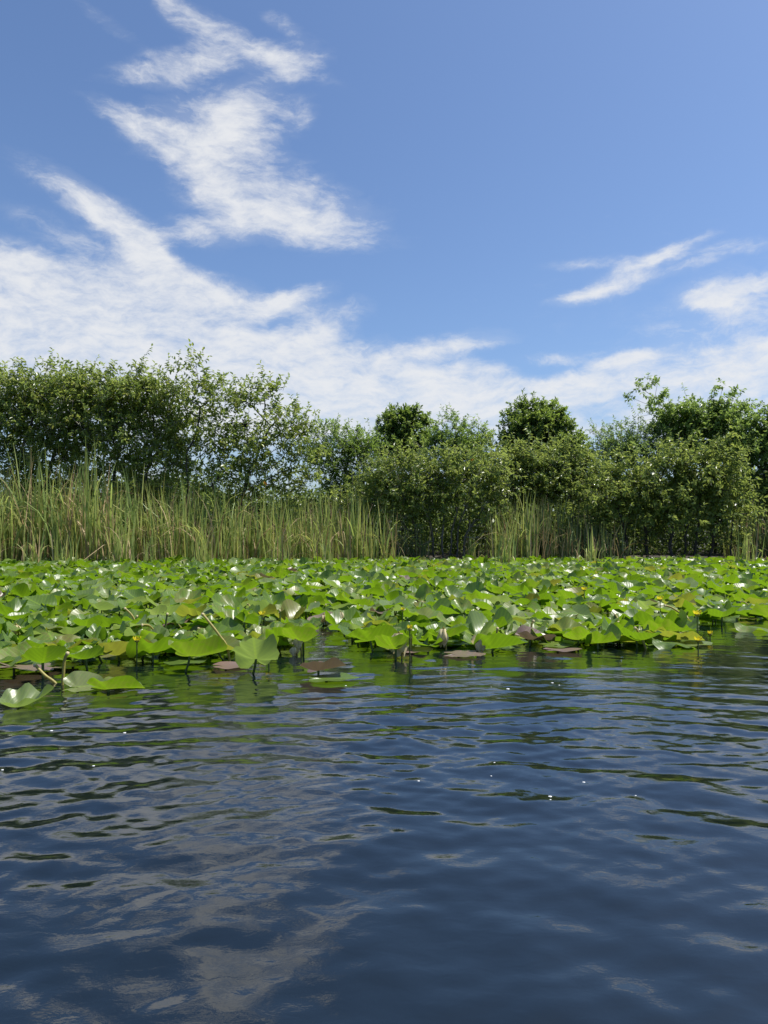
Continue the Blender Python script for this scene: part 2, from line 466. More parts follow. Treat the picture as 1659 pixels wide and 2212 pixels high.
def grow(stems, targets, rng, jitter=.10, bal=.35):
    """Joins every target to the growing tree. stems: list of polylines from the ground up."""
    pos, par, path = [], [], []
    for poly in stems:
        prev = -1
        for q in poly:
            pos.append(np.array(q, dtype=float)); par.append(prev)
            path.append(0 if prev < 0 else path[prev] + np.linalg.norm(pos[-1] - pos[prev])); prev = len(pos) - 1
    n0 = len(pos)
    start = [i for i in range(n0)]
    base = np.array(pos)
    dmin = np.array([np.min(np.linalg.norm(base - t_, axis=1)) for t_ in targets])
    tips = []
    low = [p_[2] for p_ in pos]
    for ti in np.argsort(dmin):
        t_ = targets[ti]
        A = np.array(pos); d = np.linalg.norm(A - t_, axis=1)
        cost = d + bal * np.array(path) + 2.0 * np.maximum(0, A[:, 2] - t_[2] - .1)
        # do not spring from the very foot of a stem
        cost[[i for i in range(n0) if par[i] < 0]] += 1.0
        j = int(np.argmin(cost))
        L = d[j]; k = max(1, int(L / .45))
        prev = j; p0 = pos[j]
        for s in range(1, k + 1):
            f = s / k
            q = p0 + (t_ - p0) * f
            q = q + np.array([0, 0, .10 * L * math.sin(math.pi * f)])
            if s < k: q = q + rng.normal(size=3) * jitter * min(L, 1.2) * .5
            pos.append(q); par.append(prev); path.append(path[prev] + np.linalg.norm(q - pos[prev])); prev = len(pos) - 1
        tips.append((ti, prev))
    return pos, par, tips


def make_tree(name, label, cat, Y, blobs, stems, mat, bark, seed, twigs=160, shoots=3, per=11, length=.165, width=.070,
              shoot=.45, spread=.9, up=.55, droop=.35, group=None, bare=None, tip_r=.006, shell=.5, deep=.6, expo=.46, jitter=.10, curl=.2):
    rng = np.random.default_rng(seed); twigs = int(twigs * 1.08)
    s0 = stems[0][0]
    g = at(s0[0], s0[1], Y + (s0[2] if len(s0) > 2 else 0))
    base = Vector((g.x, g.y, 0))
    root = empty(name, base, label, cat, group)
    polys = []
    for st in stems:
        pts = [np.array(at(q[0], q[1], Y + (q[2] if len(q) > 2 else 0))) for q in st]
        pts[0][2] = -.25
        fine = [pts[0]]
        for a, b in zip(pts[:-1], pts[1:]):
            k = max(1, int(np.linalg.norm(b - a) / .35))
            for s in range(1, k + 1):
                q = a + (b - a) * s / k
                if s < k: q = q + rng.normal(size=3) * .035
                fine.append(q)
        polys.append(fine)
    T, O = crown_points(blobs, Y, twigs, rng, shell, deep)
    T = T + rng.normal(size=T.shape) * (np.array([.22, .2, .20]) if mat is M['dark'] else np.array([.30, .25, .24])); nb = 0
    if bare:
        TB, OB = crown_points(bare[0], Y, bare[1], rng, .6, deep); nb = len(TB)
        T = np.concatenate([T, TB]); O = np.concatenate([O, OB])
    pos, par, tips = grow(polys, T, rng, jitter)
    n_stem = sum(len(q) for q in polys)
    cnt = np.zeros(len(pos))
    for _, i in tips: cnt[i] += 1
    for i in range(len(pos) - 1, -1, -1):
        if par[i] >= 0: cnt[par[i]] += cnt[i]
    rad = tip_r * np.maximum(cnt, .6) ** expo
    thick, thin = {}, []
    stem_of = []
    for i in range(len(pos)): stem_of.append(i if par[i] < 0 else stem_of[par[i]])
    off = np.array(base)
    for i in range(len(pos)):
        j = par[i]
        if j < 0: continue
        rj = min(rad[j], rad[i] * 1.35)
        (thick.setdefault(stem_of[i], []) if i < n_stem or rad[i] > tip_r * 4.5 else thin).append((pos[j] - off, pos[i] - off, rj, rad[i]))
    # leafy shoots at each twig end
    leafy = [(ti, i) for ti, i in tips if ti < len(T) - nb]
    B = np.array([pos[i] for _, i in leafy]); OO = np.array([O[ti] for ti, _ in leafy])
    ns = len(B) * shoots
    SB = np.repeat(B, shoots, 0); SO = np.repeat(OO, shoots, 0)
    SD = unit(SO * spread + rng.normal(size=(ns, 3)) * .75 + np.array([0, 0, up]))
    SL = shoot * (.6 + .8 * rng.random(ns))
    lead = rng.random(ns) < .09
    SL = np.where(lead, SL * 1.55, SL); SD = unit(SD + lead[:, None] * np.array([0, 0, .9]))
    SB = SB + rng.normal(size=(ns, 3)) * shoot * .22
    for a, d, l in zip(SB, SD, SL):
        thin.append((a - off, a + d * l * .9 - off, tip_r * .8, tip_r * .45))
    f = (np.arange(per) + .5) / per
    LP = SB[:, None] + SD[:, None] * (SL[:, None] * (.15 + .9 * f[None]))[..., None]
    n = ns * per
    side = rng.normal(size=(ns, per, 3))
    side = unit(side - SD[:, None] * np.sum(side * SD[:, None], -1, keepdims=True))
    LD = unit(side * .9 + SD[:, None] * (.25 + .9 * (f ** 2)[None, :, None]) + np.array([0, 0, -droop]))
    LN = unit(np.array([0, 0, .75]) + rng.normal(size=(ns, per, 3)) * .5 + unit(SO)[:, None] * .75)
    LL = length * (.6 + .6 * rng.random(n)); LW = LL * (width / length) * (.8 + .4 * rng.random(n))
    v, fc, rn = leaves(LP.reshape(-1, 3) - off, LD.reshape(-1, 3), LN.reshape(-1, 3), LL, LW, rng, curl)
    # shoots share a hue, leaves differ a little
    sh = np.repeat(np.repeat(rng.random(ns), per), 6)
    obj('crown', mesh_from('crown', v, fc, {'rnd': np.clip(.55 * sh + .45 * rn, 0, 1)}), mat, root)
    for st in thick.values():
        tv, tf = tubes(st, 7); obj('trunk', mesh_from('trunk', tv, tf, smooth=True), bark, root)
    tv, tf = tubes(thin, 4); obj('branches', mesh_from('branches', tv, tf, smooth=True), M['twig'] if bark is M['bark'] else bark, root)
    return root


MARSH = 'trees and shrubs along the far bank'
T = make_tree
T('pond_apple_tree', 'wide dense leafy tree whose crown runs out of the picture beyond the tallest reeds', 'tree', 28.6,
  [(-20, 900, 130, 85), (70, 880, 95, 80), (130, 860, 80, 66), (40, 985, 150, 70), (150, 960, 80, 80), (-70, 830, 70, 40), (60, 1050, 160, 45), (-130, 930, 80, 90)],
  [[(20, 1212), (30, 1100), (50, 960), (80, 880)], [(60, 1212, .4), (90, 1080), (130, 930)], [(-30, 1212, .3), (-40, 1050), (-20, 940)]],
  M['apple'], M['bark'], 11, twigs=560, shoots=4, per=11, group=MARSH)
T('pond_apple_tree', 'big olive green tree with a broad even domed crown, over the reeds', 'tree', 28.2,
  [(250, 890, 120, 75), (330, 890, 85, 62), (180, 880, 70, 80), (280, 990, 130, 62), (200, 830, 60, 28), (300, 838, 60, 26), (380, 960, 50, 80), (290, 1055, 150, 40)],
  [[(230, 1213), (240, 1080), (260, 950), (270, 890)], [(290, 1213, .5), (310, 1060), (340, 930)], [(190, 1213, .4), (185, 1050), (190, 930)]],
  M['apple'], M['bark'], 12, twigs=480, shoots=4, per=11, group=MARSH)
T('pond_apple_tree', 'airy tree with dark forked trunk and sky showing between its twigs', 'tree', 27.6,
  [(430, 850, 55, 55), (415, 815, 20, 24), (500, 870, 60, 42), (575, 880, 55, 48), (640, 925, 45, 42), (560, 960, 95, 62), (480, 960, 50, 60), (650, 985, 45, 40), (530, 1030, 110, 40), (620, 1035, 60, 40), (540, 1075, 130, 30)],
  [[(405, 1214), (404, 1100), (403, 1010), (404, 975), (425, 930), (432, 880)], [(450, 1214, .3), (470, 1090), (445, 1010), (412, 965), (408, 930)], [(500, 1214, .4), (520, 1080), (560, 970), (585, 920)]],
  M['apple'], M['bark_dark'], 13, twigs=300, shoots=3, per=10, shell=.40, length=.165, width=.068, up=.75, group=MARSH)
T('lacy_shrub', 'pale fresh green feathery shrub between the airy tree and the dark one', 'shrub', 31.0,
  [(735, 970, 55, 42), (700, 990, 40, 46), (790, 975, 30, 34), (760, 1040, 70, 50), (740, 950, 16, 14), (790, 945, 10, 14)],
  [[(745, 1211), (748, 1100), (745, 1020)], [(780, 1211, .3), (785, 1080), (785, 1000)]],
  M['bright'], M['bark'], 14, twigs=240, shoots=4, per=14, length=.12, width=.045, shoot=.38, up=.8, group=MARSH)
T('bay_tree', 'very dark bushy tree with knobbly tufts at its top', 'tree', 33.0,
  [(868, 925, 42, 34), (840, 955, 28, 32), (905, 950, 24, 34), (870, 965, 48, 30), (862, 896, 14, 14), (888, 900, 14, 12), (912, 915, 12, 16), (834, 915, 12, 18), (850, 990, 40, 24)],
  [[(868, 1210), (868, 1080), (868, 980), (870, 940)]],
  M['dark'], M['bark_dark'], 15, twigs=200, shoots=5, per=16, length=.15, width=.055, shoot=.26, up=.9, droop=.0, group=MARSH)
T('willow', 'yellowish green round topped tree beside the dark bushy one', 'tree', 31.5,
  [(990, 965, 60, 36), (960, 985, 50, 40), (1030, 985, 40, 40), (985, 925, 24, 18), (945, 945, 22, 18), (1010, 935, 22, 16), (975, 912, 8, 8), (1000, 1030, 80, 40)],
  [[(985, 1210), (988, 1080), (985, 990)], [(1010, 1210, .3), (1015, 1070), (1015, 1000)]],
  M['bright'], M['bark'], 16, twigs=210, shoots=4, per=14, length=.13, width=.048, shoot=.40, up=.7, group=MARSH)
T('swamp_shrub', 'tangled shrub on many grey stems standing in the dark water gap', 'shrub', 27.2,
  [(880, 1035, 90, 50), (970, 1010, 90, 45), (1045, 1030, 55, 50), (930, 1070, 110, 40), (830, 1060, 60, 45), (1050, 1090, 50, 30), (900, 1110, 70, 40), (780, 1085, 55, 40)],
  [[(955, 1216), (958, 1130), (965, 1040)], [(968, 1217, .2), (975, 1150), (990, 1060), (1000, 1010)], [(985, 1217, .1), (990, 1140), (1020, 1050)], [(940, 1216, .5), (930, 1130), (905, 1050)], [(915, 1215, .6), (890, 1120), (860, 1050)], [(1000, 1217, .3), (1005, 1160), (1050, 1090), (1062, 1040)]],
  M['olive'], M['bark'], 17, twigs=330, shoots=3, per=11, bare=([(990, 1120, 90, 60), (900, 1140, 80, 50), (1050, 1130, 50, 40)], 150), group=MARSH)
T('bay_tree', 'tall dark green tree with a compact rounded crown', 'tree', 32.5,
  [(1160, 925, 68, 42), (1115, 945, 36, 38), (1210, 945, 40, 40), (1160, 892, 40, 22), (1120, 900, 24, 20), (1200, 908, 26, 18), (1170, 965, 80, 34), (1245, 975, 24, 20)],
  [[(1165, 1210), (1165, 1080), (1163, 980), (1160, 930)]],
  M['dark'], M['bark_dark'], 18, twigs=300, shoots=5, per=15, length=.15, width=.058, shoot=.28, up=.85, droop=.05, group=MARSH)
T('pond_apple_tree', 'spreading olive tree standing in front of the compact rounded dark tree', 'tree', 28.8,
  [(1150, 1010, 80, 42), (1230, 1000, 60, 45), (1100, 1040, 50, 40), (1190, 1050, 110, 34), (1280, 1040, 50, 40), (1090, 995, 34, 24)],
  [[(1170, 1213), (1172, 1120), (1168, 1040)], [(1230, 1213, .3), (1235, 1110), (1235, 1030)], [(1120, 1213, .4), (1115, 1110), (1110, 1050)]],
  M['olive'], M['bark'], 19, twigs=290, shoots=4, per=11, group=MARSH)
T('lacy_shrub', 'pale grey green feathery tree rising to a thin peak', 'tree', 31.8,
  [(1370, 965, 55, 40), (1330, 985, 40, 40), (1420, 985, 35, 36), (1370, 925, 20, 20), (1300, 960, 30, 26), (1360, 1000, 110, 45), (1410, 945, 16, 16)],
  [[(1370, 1210), (1370, 1080), (1370, 970)], [(1340, 1210, .3), (1335, 1080), (1330, 1000)]],
  M['lacy'], M['bark'], 20, twigs=220, shoots=4, per=15, length=.115, width=.040, shoot=.42, up=.85, group=MARSH)
T('strangler_fig', 'tall tree with one long limb arching out over paler bushes', 'tree', 32.0,
  [(1530, 920, 75, 42), (1480, 905, 46, 26), (1580, 900, 40, 28), (1450, 890, 16, 14), (1430, 862, 16, 10), (1408, 853, 12, 8), (1430, 930, 24, 20), (1540, 965, 90, 32), (1460, 950, 40, 22), (1560, 880, 24, 14)],
  [[(1545, 1210), (1540, 1090), (1520, 985), (1500, 955), (1465, 925), (1445, 885), (1425, 862)], [(1560, 1210, .3), (1560, 1060), (1565, 960), (1570, 920)]],
  M['fig'], M['bark_dark'], 21, twigs=330, shoots=4, per=13, length=.15, width=.068, shoot=.34, up=.45, group=MARSH)
T('strangler_fig', 'deep green tree cut by the picture edge, dark foliage down to the reeds', 'tree', 30.6,
  [(1640, 935, 50, 40), (1690, 930, 60, 50), (1640, 1000, 60, 60), (1700, 1010, 60, 80), (1650, 1070, 60, 40), (1610, 920, 16, 16), (1765, 990, 60, 90)],
  [[(1650, 1212), (1650, 1080), (1655, 960)], [(1690, 1212, .3), (1690, 1060), (1690, 960)]],
  M['fig'], M['bark_dark'], 22, twigs=390, shoots=4, per=13, length=.15, width=.066, shoot=.34, up=.4, group=MARSH)
T('swamp_shrub', 'broad low olive shrub drooping to the water on thin dark stems', 'shrub', 27.3,
  [(1440, 1030, 100, 50), (1540, 1030, 75, 55), (1340, 1050, 80, 45), (1480, 1090, 130, 45), (1580, 1090, 45, 40), (1500, 990, 80, 30), (1400, 1110, 90, 40), (1585, 1150, 25, 40), (1300, 1090, 60, 40)],
  [[(1450, 1216), (1452, 1150), (1455, 1050)], [(1400, 1216, .3), (1395, 1150), (1380, 1070)], [(1500, 1216, .2), (1505, 1150), (1520, 1050)], [(1475, 1217, .2), (1480, 1160), (1490, 1080)], [(1530, 1216, .4), (1545, 1140), (1560, 1060)], [(1360, 1216, .4), (1350, 1150), (1335, 1080)], [(1575, 1216, .2), (1580, 1160), (1582, 1120)]],
  M['olive'], M['bark_dark'], 23, twigs=440, shoots=3, per=11, bare=([(1420, 1150, 110, 45), (1530, 1150, 60, 40)], 200), group=MARSH)

# thicket behind: reads as one mass
rng = np.random.default_rng(40)
n = 120000
X = rng.uniform(-27, 27, n); Yy = 29.6 + 12 * rng.random(n) ** 1.2
top = 1.7 + 2.1 * value_noise(X, Yy, .35, 41) + .5 * value_noise(X, Yy, 1.4, 42)
Z = .05 + (top - .05) * rng.random(n) ** .75
v, fc, rn = leaves(np.stack([X, Yy, Z], 1), unit(rng.normal(size=(n, 3)) + np.array([0, 0, -.2])), unit(rng.normal(size=(n, 3)) * .8 + np.array([0, 0, .7])),
                   .20 * (.6 + .7 * rng.random(n)), .10 * (.6 + .7 * rng.random(n)), rng)
tag(obj('undergrowth', mesh_from('undergrowth', v, fc, {'rnd': rn}), M['under']), 'dark leafy undergrowth filling the bank behind the trees', 'undergrowth', kind='stuff')

# ------------------------------------------------------------------ reeds
def blades(n, h0, h1, rad, wid, lean, bend, rng, segs=7, kink=.15):
    """Long flat tapering blades with a bend that grows towards the tip. Returns verts, quads, rnd."""
    bx = rng.normal(0, rad, n); by = rng.normal(0, rad * .6, n)
    h = rng.uniform(h0, h1, n); a = rng.uniform(0, 2 * math.pi, n)
    ln = np.abs(rng.normal(0, lean, n)); bd = np.abs(rng.normal(0, bend, n)) * h
    kk = rng.random(n) < kink
    bd = np.where(kk, bd * 3.0 + .25 * h, bd)
    t_ = np.linspace(0, 1, segs + 1)
    out_ = ln[:, None] * h[:, None] * t_ + bd[:, None] * t_ ** 3
    zz = h[:, None] * t_ - (out_ ** 2) / (h[:, None] * 1.6) - np.where(kk, .22 * h, 0)[:, None] * t_ ** 4
    px_ = bx[:, None] + np.cos(a)[:, None] * out_; py_ = by[:, None] + np.sin(a)[:, None] * out_
    fa = rng.uniform(0, math.pi, n)
    wv = wid * (.6 + .8 * rng.random(n))[:, None] * (1 - t_ ** 2.2 * .93)[None] * .5
    tw = fa[:, None] + t_[None] * rng.normal(0, .8, n)[:, None]
    L_ = np.stack([px_ - np.cos(tw) * wv, py_ - np.sin(tw) * wv, zz], -1)
    R_ = np.stack([px_ + np.cos(tw) * wv, py_ + np.sin(tw) * wv, zz], -1)
    v = np.stack([L_, R_], 2)                       # n, segs+1, 2, 3
    k = (segs + 1) * 2
    i = np.arange(segs) * 2
    q = np.stack([i, i + 1, i + 3, i + 2], 1)
    f = (q[None] + (np.arange(n) * k)[:, None, None]).reshape(-1, 4)
    v[..., 2] -= .15
    return v.reshape(-1, 3), f, np.repeat(rng.random(n), k)


REED_MESH = {}
for kind, (h0, h1) in {'tall': (1.7, 3.6), 'mid': (1.3, 2.9), 'low': (.9, 2.1)}.items():
    for k in range(5):
        r_ = np.random.default_rng(500 + k + 17 * len(kind))
        v, f, rn = blades(24, h0, h1, .24, .058, .065, .08, r_, kink=.2)
        g_ = mesh_from('green_blades', v, f, {'rnd': rn})
        v, f, rn = blades(11, h0 * .5, h1 * .95, .28, .044, .11, .12, r_, kink=.35)
        d_ = mesh_from('dry_blades', v, f, {'rnd': rn}); d_.materials.append(M['reed_dry'])
        REED_MESH[kind, k] = (g_, d_)
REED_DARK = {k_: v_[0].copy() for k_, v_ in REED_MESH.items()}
for v_ in REED_MESH.values(): v_[0].materials.append(M['reed'])
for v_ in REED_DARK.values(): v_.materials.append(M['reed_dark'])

BACK = [(-400, 'under the wide dense leafy tree'), (165, 'under the domed olive tree'), (385, 'under the forked airy tree'), (540, 'under airy outer twigs'), (700, 'under the feathery pale shrub'),
        (820, 'by the water gap'), (1062, 'under the compact tree'), (1200, 'under the spreading tree'), (1300, 'by the low shrub'), (1585, 'at the far outer end')]


def behind(px):
    r_ = BACK[0][1]
    for a, n_ in BACK:
        if px >= a: r_ = n_
    return r_


def ordinal_labels(items, make):
    """items: (key, px, obj). Items with one key are told apart by their order across the picture."""
    by = {}
    for k, px, o in items: by.setdefault(k, []).append((px, o))
    words = ['', 'second ', 'third ', 'fourth ', 'fifth ', 'sixth ', 'seventh ', 'eighth ', 'ninth ', 'tenth ', 'eleventh ', 'twelfth ']
    for k, l in by.items():
        l.sort(key=lambda q: q[0]); n = len(l)
        for i, (_, o) in enumerate(l):
            if n == 1: w_ = ''
            elif i == n // 2 and n == 3: w_ = ', middle of three'
            elif i < (n + 1) // 2: w_ = ', leftmost' if i == 0 else ', %sfrom left' % words[min(i, 11)]
            else:
                j = n - 1 - i
                w_ = ', rightmost' if j == 0 else ', %sfrom right' % words[min(j, 11)]
            o['label'] = make(k) + w_
            if len(o['label'].replace(',', ' ').split()) > 15: print('LONG', o['label'])


rng = np.random.default_rng(77)
reed_items = []
def clump(px, py, kind, dark=False, s=1.0, rows='front', dy=0.0):
    g = on_water(px, py); g.y += dy
    k = int(rng.integers(5))
    r_ = empty('reed_clump', (g.x, g.y, 0), None, 'reeds', 'reed clumps along the far bank')
    r_.rotation_euler = (0, 0, rng.uniform(0, 6.28)); z = s * rng.uniform(.80, 1.15); r_.scale = (z * 1.05, z * 1.05, z)
    gm, dm = REED_MESH[kind, k]
    obj('green_blades', REED_DARK[kind, k] if dark else gm, None, r_)
    obj('dry_blades', dm, None, r_)
    tone = 'dark' if dark else 'paler'  # names the blade colour, the lighter material against the darker one
    reed_items.append(((kind, tone, rows, behind(px)), px, r_))


for px in np.arange(-125, 260, 17): clump(px + rng.normal(0, 4), 1220 + rng.normal(0, 2.2), 'tall', s=1.16, rows='front')
for px in np.arange(255, 600, 17): clump(px + rng.normal(0, 4), 1220 + rng.normal(0, 2.6), 'mid' if rng.random() < .6 else 'tall', s=.96, rows='front')
for px in np.arange(600, 850, 16): clump(px + rng.normal(0, 4), 1218.5 + rng.normal(0, 2.2), 'mid', s=.92, rows='front')
for px in np.arange(-125, 850, 20): clump(px + rng.normal(0, 5), 1216, 'tall' if px < 250 else 'mid', s=1.0, rows='back', dy=.8)
for px in np.arange(835, 900, 16): clump(px, 1216, 'low', True, s=.8, rows='back', dy=.4)
clump(1020, 1217, 'low', s=.6, rows='front')
for px in np.arange(1070, 1180, 17): clump(px + rng.normal(0, 4), 1216.5 + rng.normal(0, 1), 'mid', px > 1150, s=.95, rows='front')
for px in np.arange(1080, 1345, 19): clump(px + rng.normal(0, 4), 1215.5, 'mid', True, s=.9, rows='back', dy=.5)
for px in np.arange(1200, 1345, 36): clump(px + rng.normal(0, 4), 1217, 'low', px % 3 == 0, s=.9, rows='front')
for px in np.arange(1590, 1790, 16): clump(px + rng.normal(0, 4), 1213, 'mid', px > 1610, s=.85, rows='front', dy=.2)
for px in (60, 150, 262, 338, 455, 610, 700, 1095, 1275, 1610): clump(px + rng.normal(0, 8), 1225 + rng.uniform(0, 5), 'low', s=.75, rows='outlying')
TALL = {'tall': 'tall', 'mid': 'medium height', 'low': 'short'}
ordinal_labels(reed_items, lambda k: f'{TALL[k[0]]} {k[1]} {k[2]} row reed clump {k[3]}')

# short bright grass at the foot of the reeds
v, f, rn = blades(900, .25, .75, 1.0, .02, .25, .2, np.random.default_rng(91), 4)
g = on_water(205, 1217)
gm = mesh_from('grass', v * np.array([1.3, .35, 1]), f, {'rnd': rn})
tag(obj('grass', gm, M['grass'], loc=(g.x, g.y + .3, .12)), 'short bright green grass at the foot of the tallest reeds', 'grass', kind='stuff')

# dead blades lying where the reeds meet the pads
lr = np.random.default_rng(19); n = 900
v, f, rn = blades(n, .5, 1.5, .01, .03, 1.6, .5, lr, 4)
ox = np.repeat(lr.uniform(-17, 17, n), 10); oy = np.repeat(25.6 + np.abs(lr.normal(0, .9, n)), 10)
v = v * np.array([1, 1, .28]) + np.stack([ox, oy, np.full(len(ox), .10)], 1)
tag(obj('reed_litter', mesh_from('reed_litter', v, f, {'rnd': rn}), M['reed_dry']), 'fallen tan blades lying tangled at the foot of the reeds', 'dead reeds', kind='stuff')

# ------------------------------------------------------------------ lily pads
def blade_variant(seed, cup, fold, wave, curl, rings=7, seg=40, rag=.02):
    """Heart shaped leaf blade, tip along +x, petiole at the origin, about one unit long."""
    r_ = np.random.default_rng(seed)
    gap = .16
    th = np.linspace(-math.pi + gap, math.pi - gap, seg + 1)
    rim = .53 * (1 + .16 * np.cos(th)) * (1 + .05 * np.cos(2 * th))
    rim *= 1 - .55 * np.exp(-((math.pi - np.abs(th) - gap) / .16) ** 1.0) * 1.0
    rim *= 1 + .12 * np.exp(-(th / .22) ** 2)
    rim *= 1 + rag * (np.sin(th * 9 + r_.random() * 6) + .7 * np.sin(th * 17 + r_.random() * 6))
    if rag > .03:                                   # a bite out of the margin
        c = r_.uniform(-2, 2); rim *= 1 - .25 * np.exp(-((th - c) / .12) ** 2)
    rr = np.linspace(0, 1, rings + 1)[1:]
    x = np.cos(th)[None] * rim[None] * rr[:, None]; y = np.sin(th)[None] * rim[None] * rr[:, None] * .86
    R2 = (rr ** 2)[:, None] * np.ones_like(x)
    a1, a2, a3 = r_.random(3) * 6.28
    z = cup * .5 * R2 + fold * (np.sqrt(y * y + .002) - .045) + wave * (rr ** 2)[:, None] * (np.sin(3 * th + a1) + .7 * np.sin(5 * th + a2) + .45 * np.sin(8 * th + a3))[None]
    z += curl * x * np.abs(x) * 1.2
    V = np.concatenate([[[0, 0, 0]], np.stack([x, y, z], -1).reshape(-1, 3)])
    U = np.concatenate([[[0, 0]], np.stack([x, y], -1).reshape(-1, 2)])
    n = seg + 1
    F = []
    for i in range(seg): F.append((0, 1 + i, 2 + i, 2 + i))
    tri = [(0, 1 + i, 2 + i) for i in range(seg)]
    q = []
    for k in range(rings - 1):
        o_ = 1 + k * n
        for i in range(seg): q.append((o_ + i, o_ + n + i, o_ + n + i + 1, o_ + i + 1))
    return V, U, tri, q


SHAPES = {   # cup, fold, wave, curl
    'flat': (.05, .01, .012, .0), 'cupped': (.36, .10, .06, .05), 'folded': (.12, .45, .05, -.08), 'wavy': (.16, .14, .085, .05), 'drooping': (-.10, -.20, .06, -.30), 'crumpled': (.46, .22, .10, .06),
}
PADS, PADS_LOW = {}, {}
for si, (sh, (cu, fo, wa, cl)) in enumerate(SHAPES.items()):
    for k in range(5):
        r_ = np.random.default_rng(900 + si * 10 + k)
        j = lambda a: a * r_.uniform(.7, 1.3)
        args = (900 + si * 10 + k, j(cu), j(fo), j(wa), j(cl))
        rag = .012 if k < 3 else .035
        V, U, tri, q = blade_variant(*args, rag=rag)
        # fan of triangles turned to quads by halving the first ring is not needed: build with from_pydata
        PADS[sh, k] = (V, U, tri, q)
        PADS_LOW[sh, k] = blade_variant(*args, rings=4, seg=22, rag=rag)

_pad_cache = {}
def pad_mesh(sh, k, mat):
    if (sh, k, mat) not in _pad_cache:
        V, U, tri, q = PADS[sh, k]
        m = bpy.data.meshes.new('leaf_blade'); m.from_pydata([tuple(v) for v in V], [], tri + q)
        l = m.uv_layers.new(name='flat')
        vi = np.zeros(len(m.loops), dtype=np.int32); m.loops.foreach_get('vertex_index', vi)
        l.data.foreach_set('uv', U[vi].astype(np.float32).ravel())
        m.polygons.foreach_set('use_smooth', np.ones(len(m.polygons), dtype=bool))
        m.materials.append(M[mat]); m.update()
        _pad_cache[sh, k, mat] = m
    return _pad_cache[sh, k, mat]


def stalk_mesh(seed, r=.009, low=-.25):
    """Bent petiole from under the water up to z = 0, one metre per unit."""
    r_ = np.random.default_rng(seed); dx, dy = r_.normal(0, .10, 2)
    pts = [np.array([dx * (1 - f) ** 1.5, dy * (1 - f) ** 1.5, -1 + f]) for f in np.linspace(0, 1, 7)]
    v, f = tubes([(a, b, r, r) for a, b in zip(pts[:-1], pts[1:])], 6)
    m = mesh_from('stalk', v, f, smooth=True); m.materials.append(M['stalk']); return m


STALKS = [stalk_mesh(s) for s in range(6)]
pad_rng = np.random.default_rng(1234)
TONES = {'pad': 'green', 'pad_pale': 'pale green', 'pad_yellow': 'yellowing', 'pad_bronze': 'bronze'}


def pad(x, y, h, size, shape, mat, yaw, tilt, roll, k=None, label=None):
    """tilt lifts the tip (degrees); yaw turns the tip (0 = away from the camera, 180 = towards it)."""
    k = int(pad_rng.integers(5)) if k is None else k
    r_ = empty('lily_pad', (x, y, 0), label, 'lily pad', 'lily pads of the floating mat')
    b_ = obj('leaf_blade', pad_mesh(shape, k, mat), None, r_, (0, 0, h))
    b_.rotation_euler = (R(roll), R(-tilt), R(90 - yaw)); b_.rotation_mode = 'XYZ'; b_.scale = (size, size, size)
    s_ = obj('stalk', STALKS[int(pad_rng.integers(6))], None, r_, (0, 0, h))
    s_.scale = (1.1, 1.1, h + .25); s_.rotation_euler = (0, 0, pad_rng.uniform(0, 6.28))
    return r_


heroes = []
def hero(px, py, h, size, shape, mat, yaw, tilt, roll, label, k=None, wide=1.0):
    g = on_water(px, py)
    h = h if h < .1 else .09 + (h - .1) * .25
    if shape == 'cupped': tilt *= .55
    heroes.append((g.x, g.y)); o_ = pad(g.x, g.y, h, size, shape, mat, yaw, tilt, roll, k, label)
    o_.children[0].scale[1] *= wide


# --- pads one can point at along the open water (px, py = where its stalk meets the water)
hero(40, 1530, .01, .29, 'crumpled', 'pad_pale', 70, 6, 4, 'pale crumpled pad alone on the water, nearest to the camera', 0)
hero(168, 1490, .02, .25, 'folded', 'pad_pale', 75, 4, 30, 'pale half rolled pad lying just off the mat, beside a crisp green one', 1)
hero(234, 1495, .02, .34, 'folded', 'pad', 85, 5, -14, 'crisp green folded pad floating just off the mat beside a pale rolled one', 0)
hero(30, 1455, .05, .44, 'flat', 'pad_bronze', 95, -4, -6, 'wide bronze pad at the near end of the mat edge', 0)
hero(92, 1465, .20, .36, 'cupped', 'pad', 150, 22, 0, 'upright green cupped pad above two yellow stalks near the bronze pad', 2)
hero(185, 1448, .10, .34, 'cupped', 'pad', 190, 14, 10, 'dark green cupped pad low over the water, behind the two floating ones', 1)
hero(255, 1428, .05, .46, 'folded', 'pad_yellow', 80, 6, -20, 'long yellow green pad edge on at the water beside a big ribbed pad', 2)
hero(330, 1430, .08, .52, 'wavy', 'pad', 85, 8, -18, 'very large ribbed green pad leaning over the water edge', 0)
hero(410, 1450, .22, .42, 'cupped', 'pad', 100, 6, -22, 'big green pad standing on a dark stalk in open water', 1)
hero(488, 1443, .015, .30, 'flat', 'pad_bronze', 85, 1, 2, 'flat dusty red pad lying on the water', 1)
hero(553, 1457, .22, .40, 'wavy', 'pad_pale', 175, 38, 4, 'pale toothed heart shaped pad facing the camera on a dark stalk', 3)
hero(470, 1428, .10, .34, 'folded', 'pad_yellow', 120, 10, 10, 'yellow green folded pad right behind the flat red one', 0)
hero(610, 1405, .18, .36, 'folded', 'pad', 110, 15, -15, 'green folded pad at the corner of the narrow water inlet', 1)
hero(655, 1412, .17, .38, 'cupped', 'pad', 200, 22, 5, 'green bowl shaped pad on a stalk in the mouth of the inlet', 2)
hero(688, 1460, .04, .36, 'folded', 'pad_bronze', 120, 14, -12, 'folded brown and yellow pad alone in open water off the inlet', 2, .7)
hero(705, 1470, .012, .34, 'flat', 'pad', 85, 1, 0, 'flat green pad under the folded brown one', 2)
hero(800, 1405, .09, .42, 'folded', 'pad', 95, 10, -20, 'wide green folded pad at the far corner of the inlet', 0)
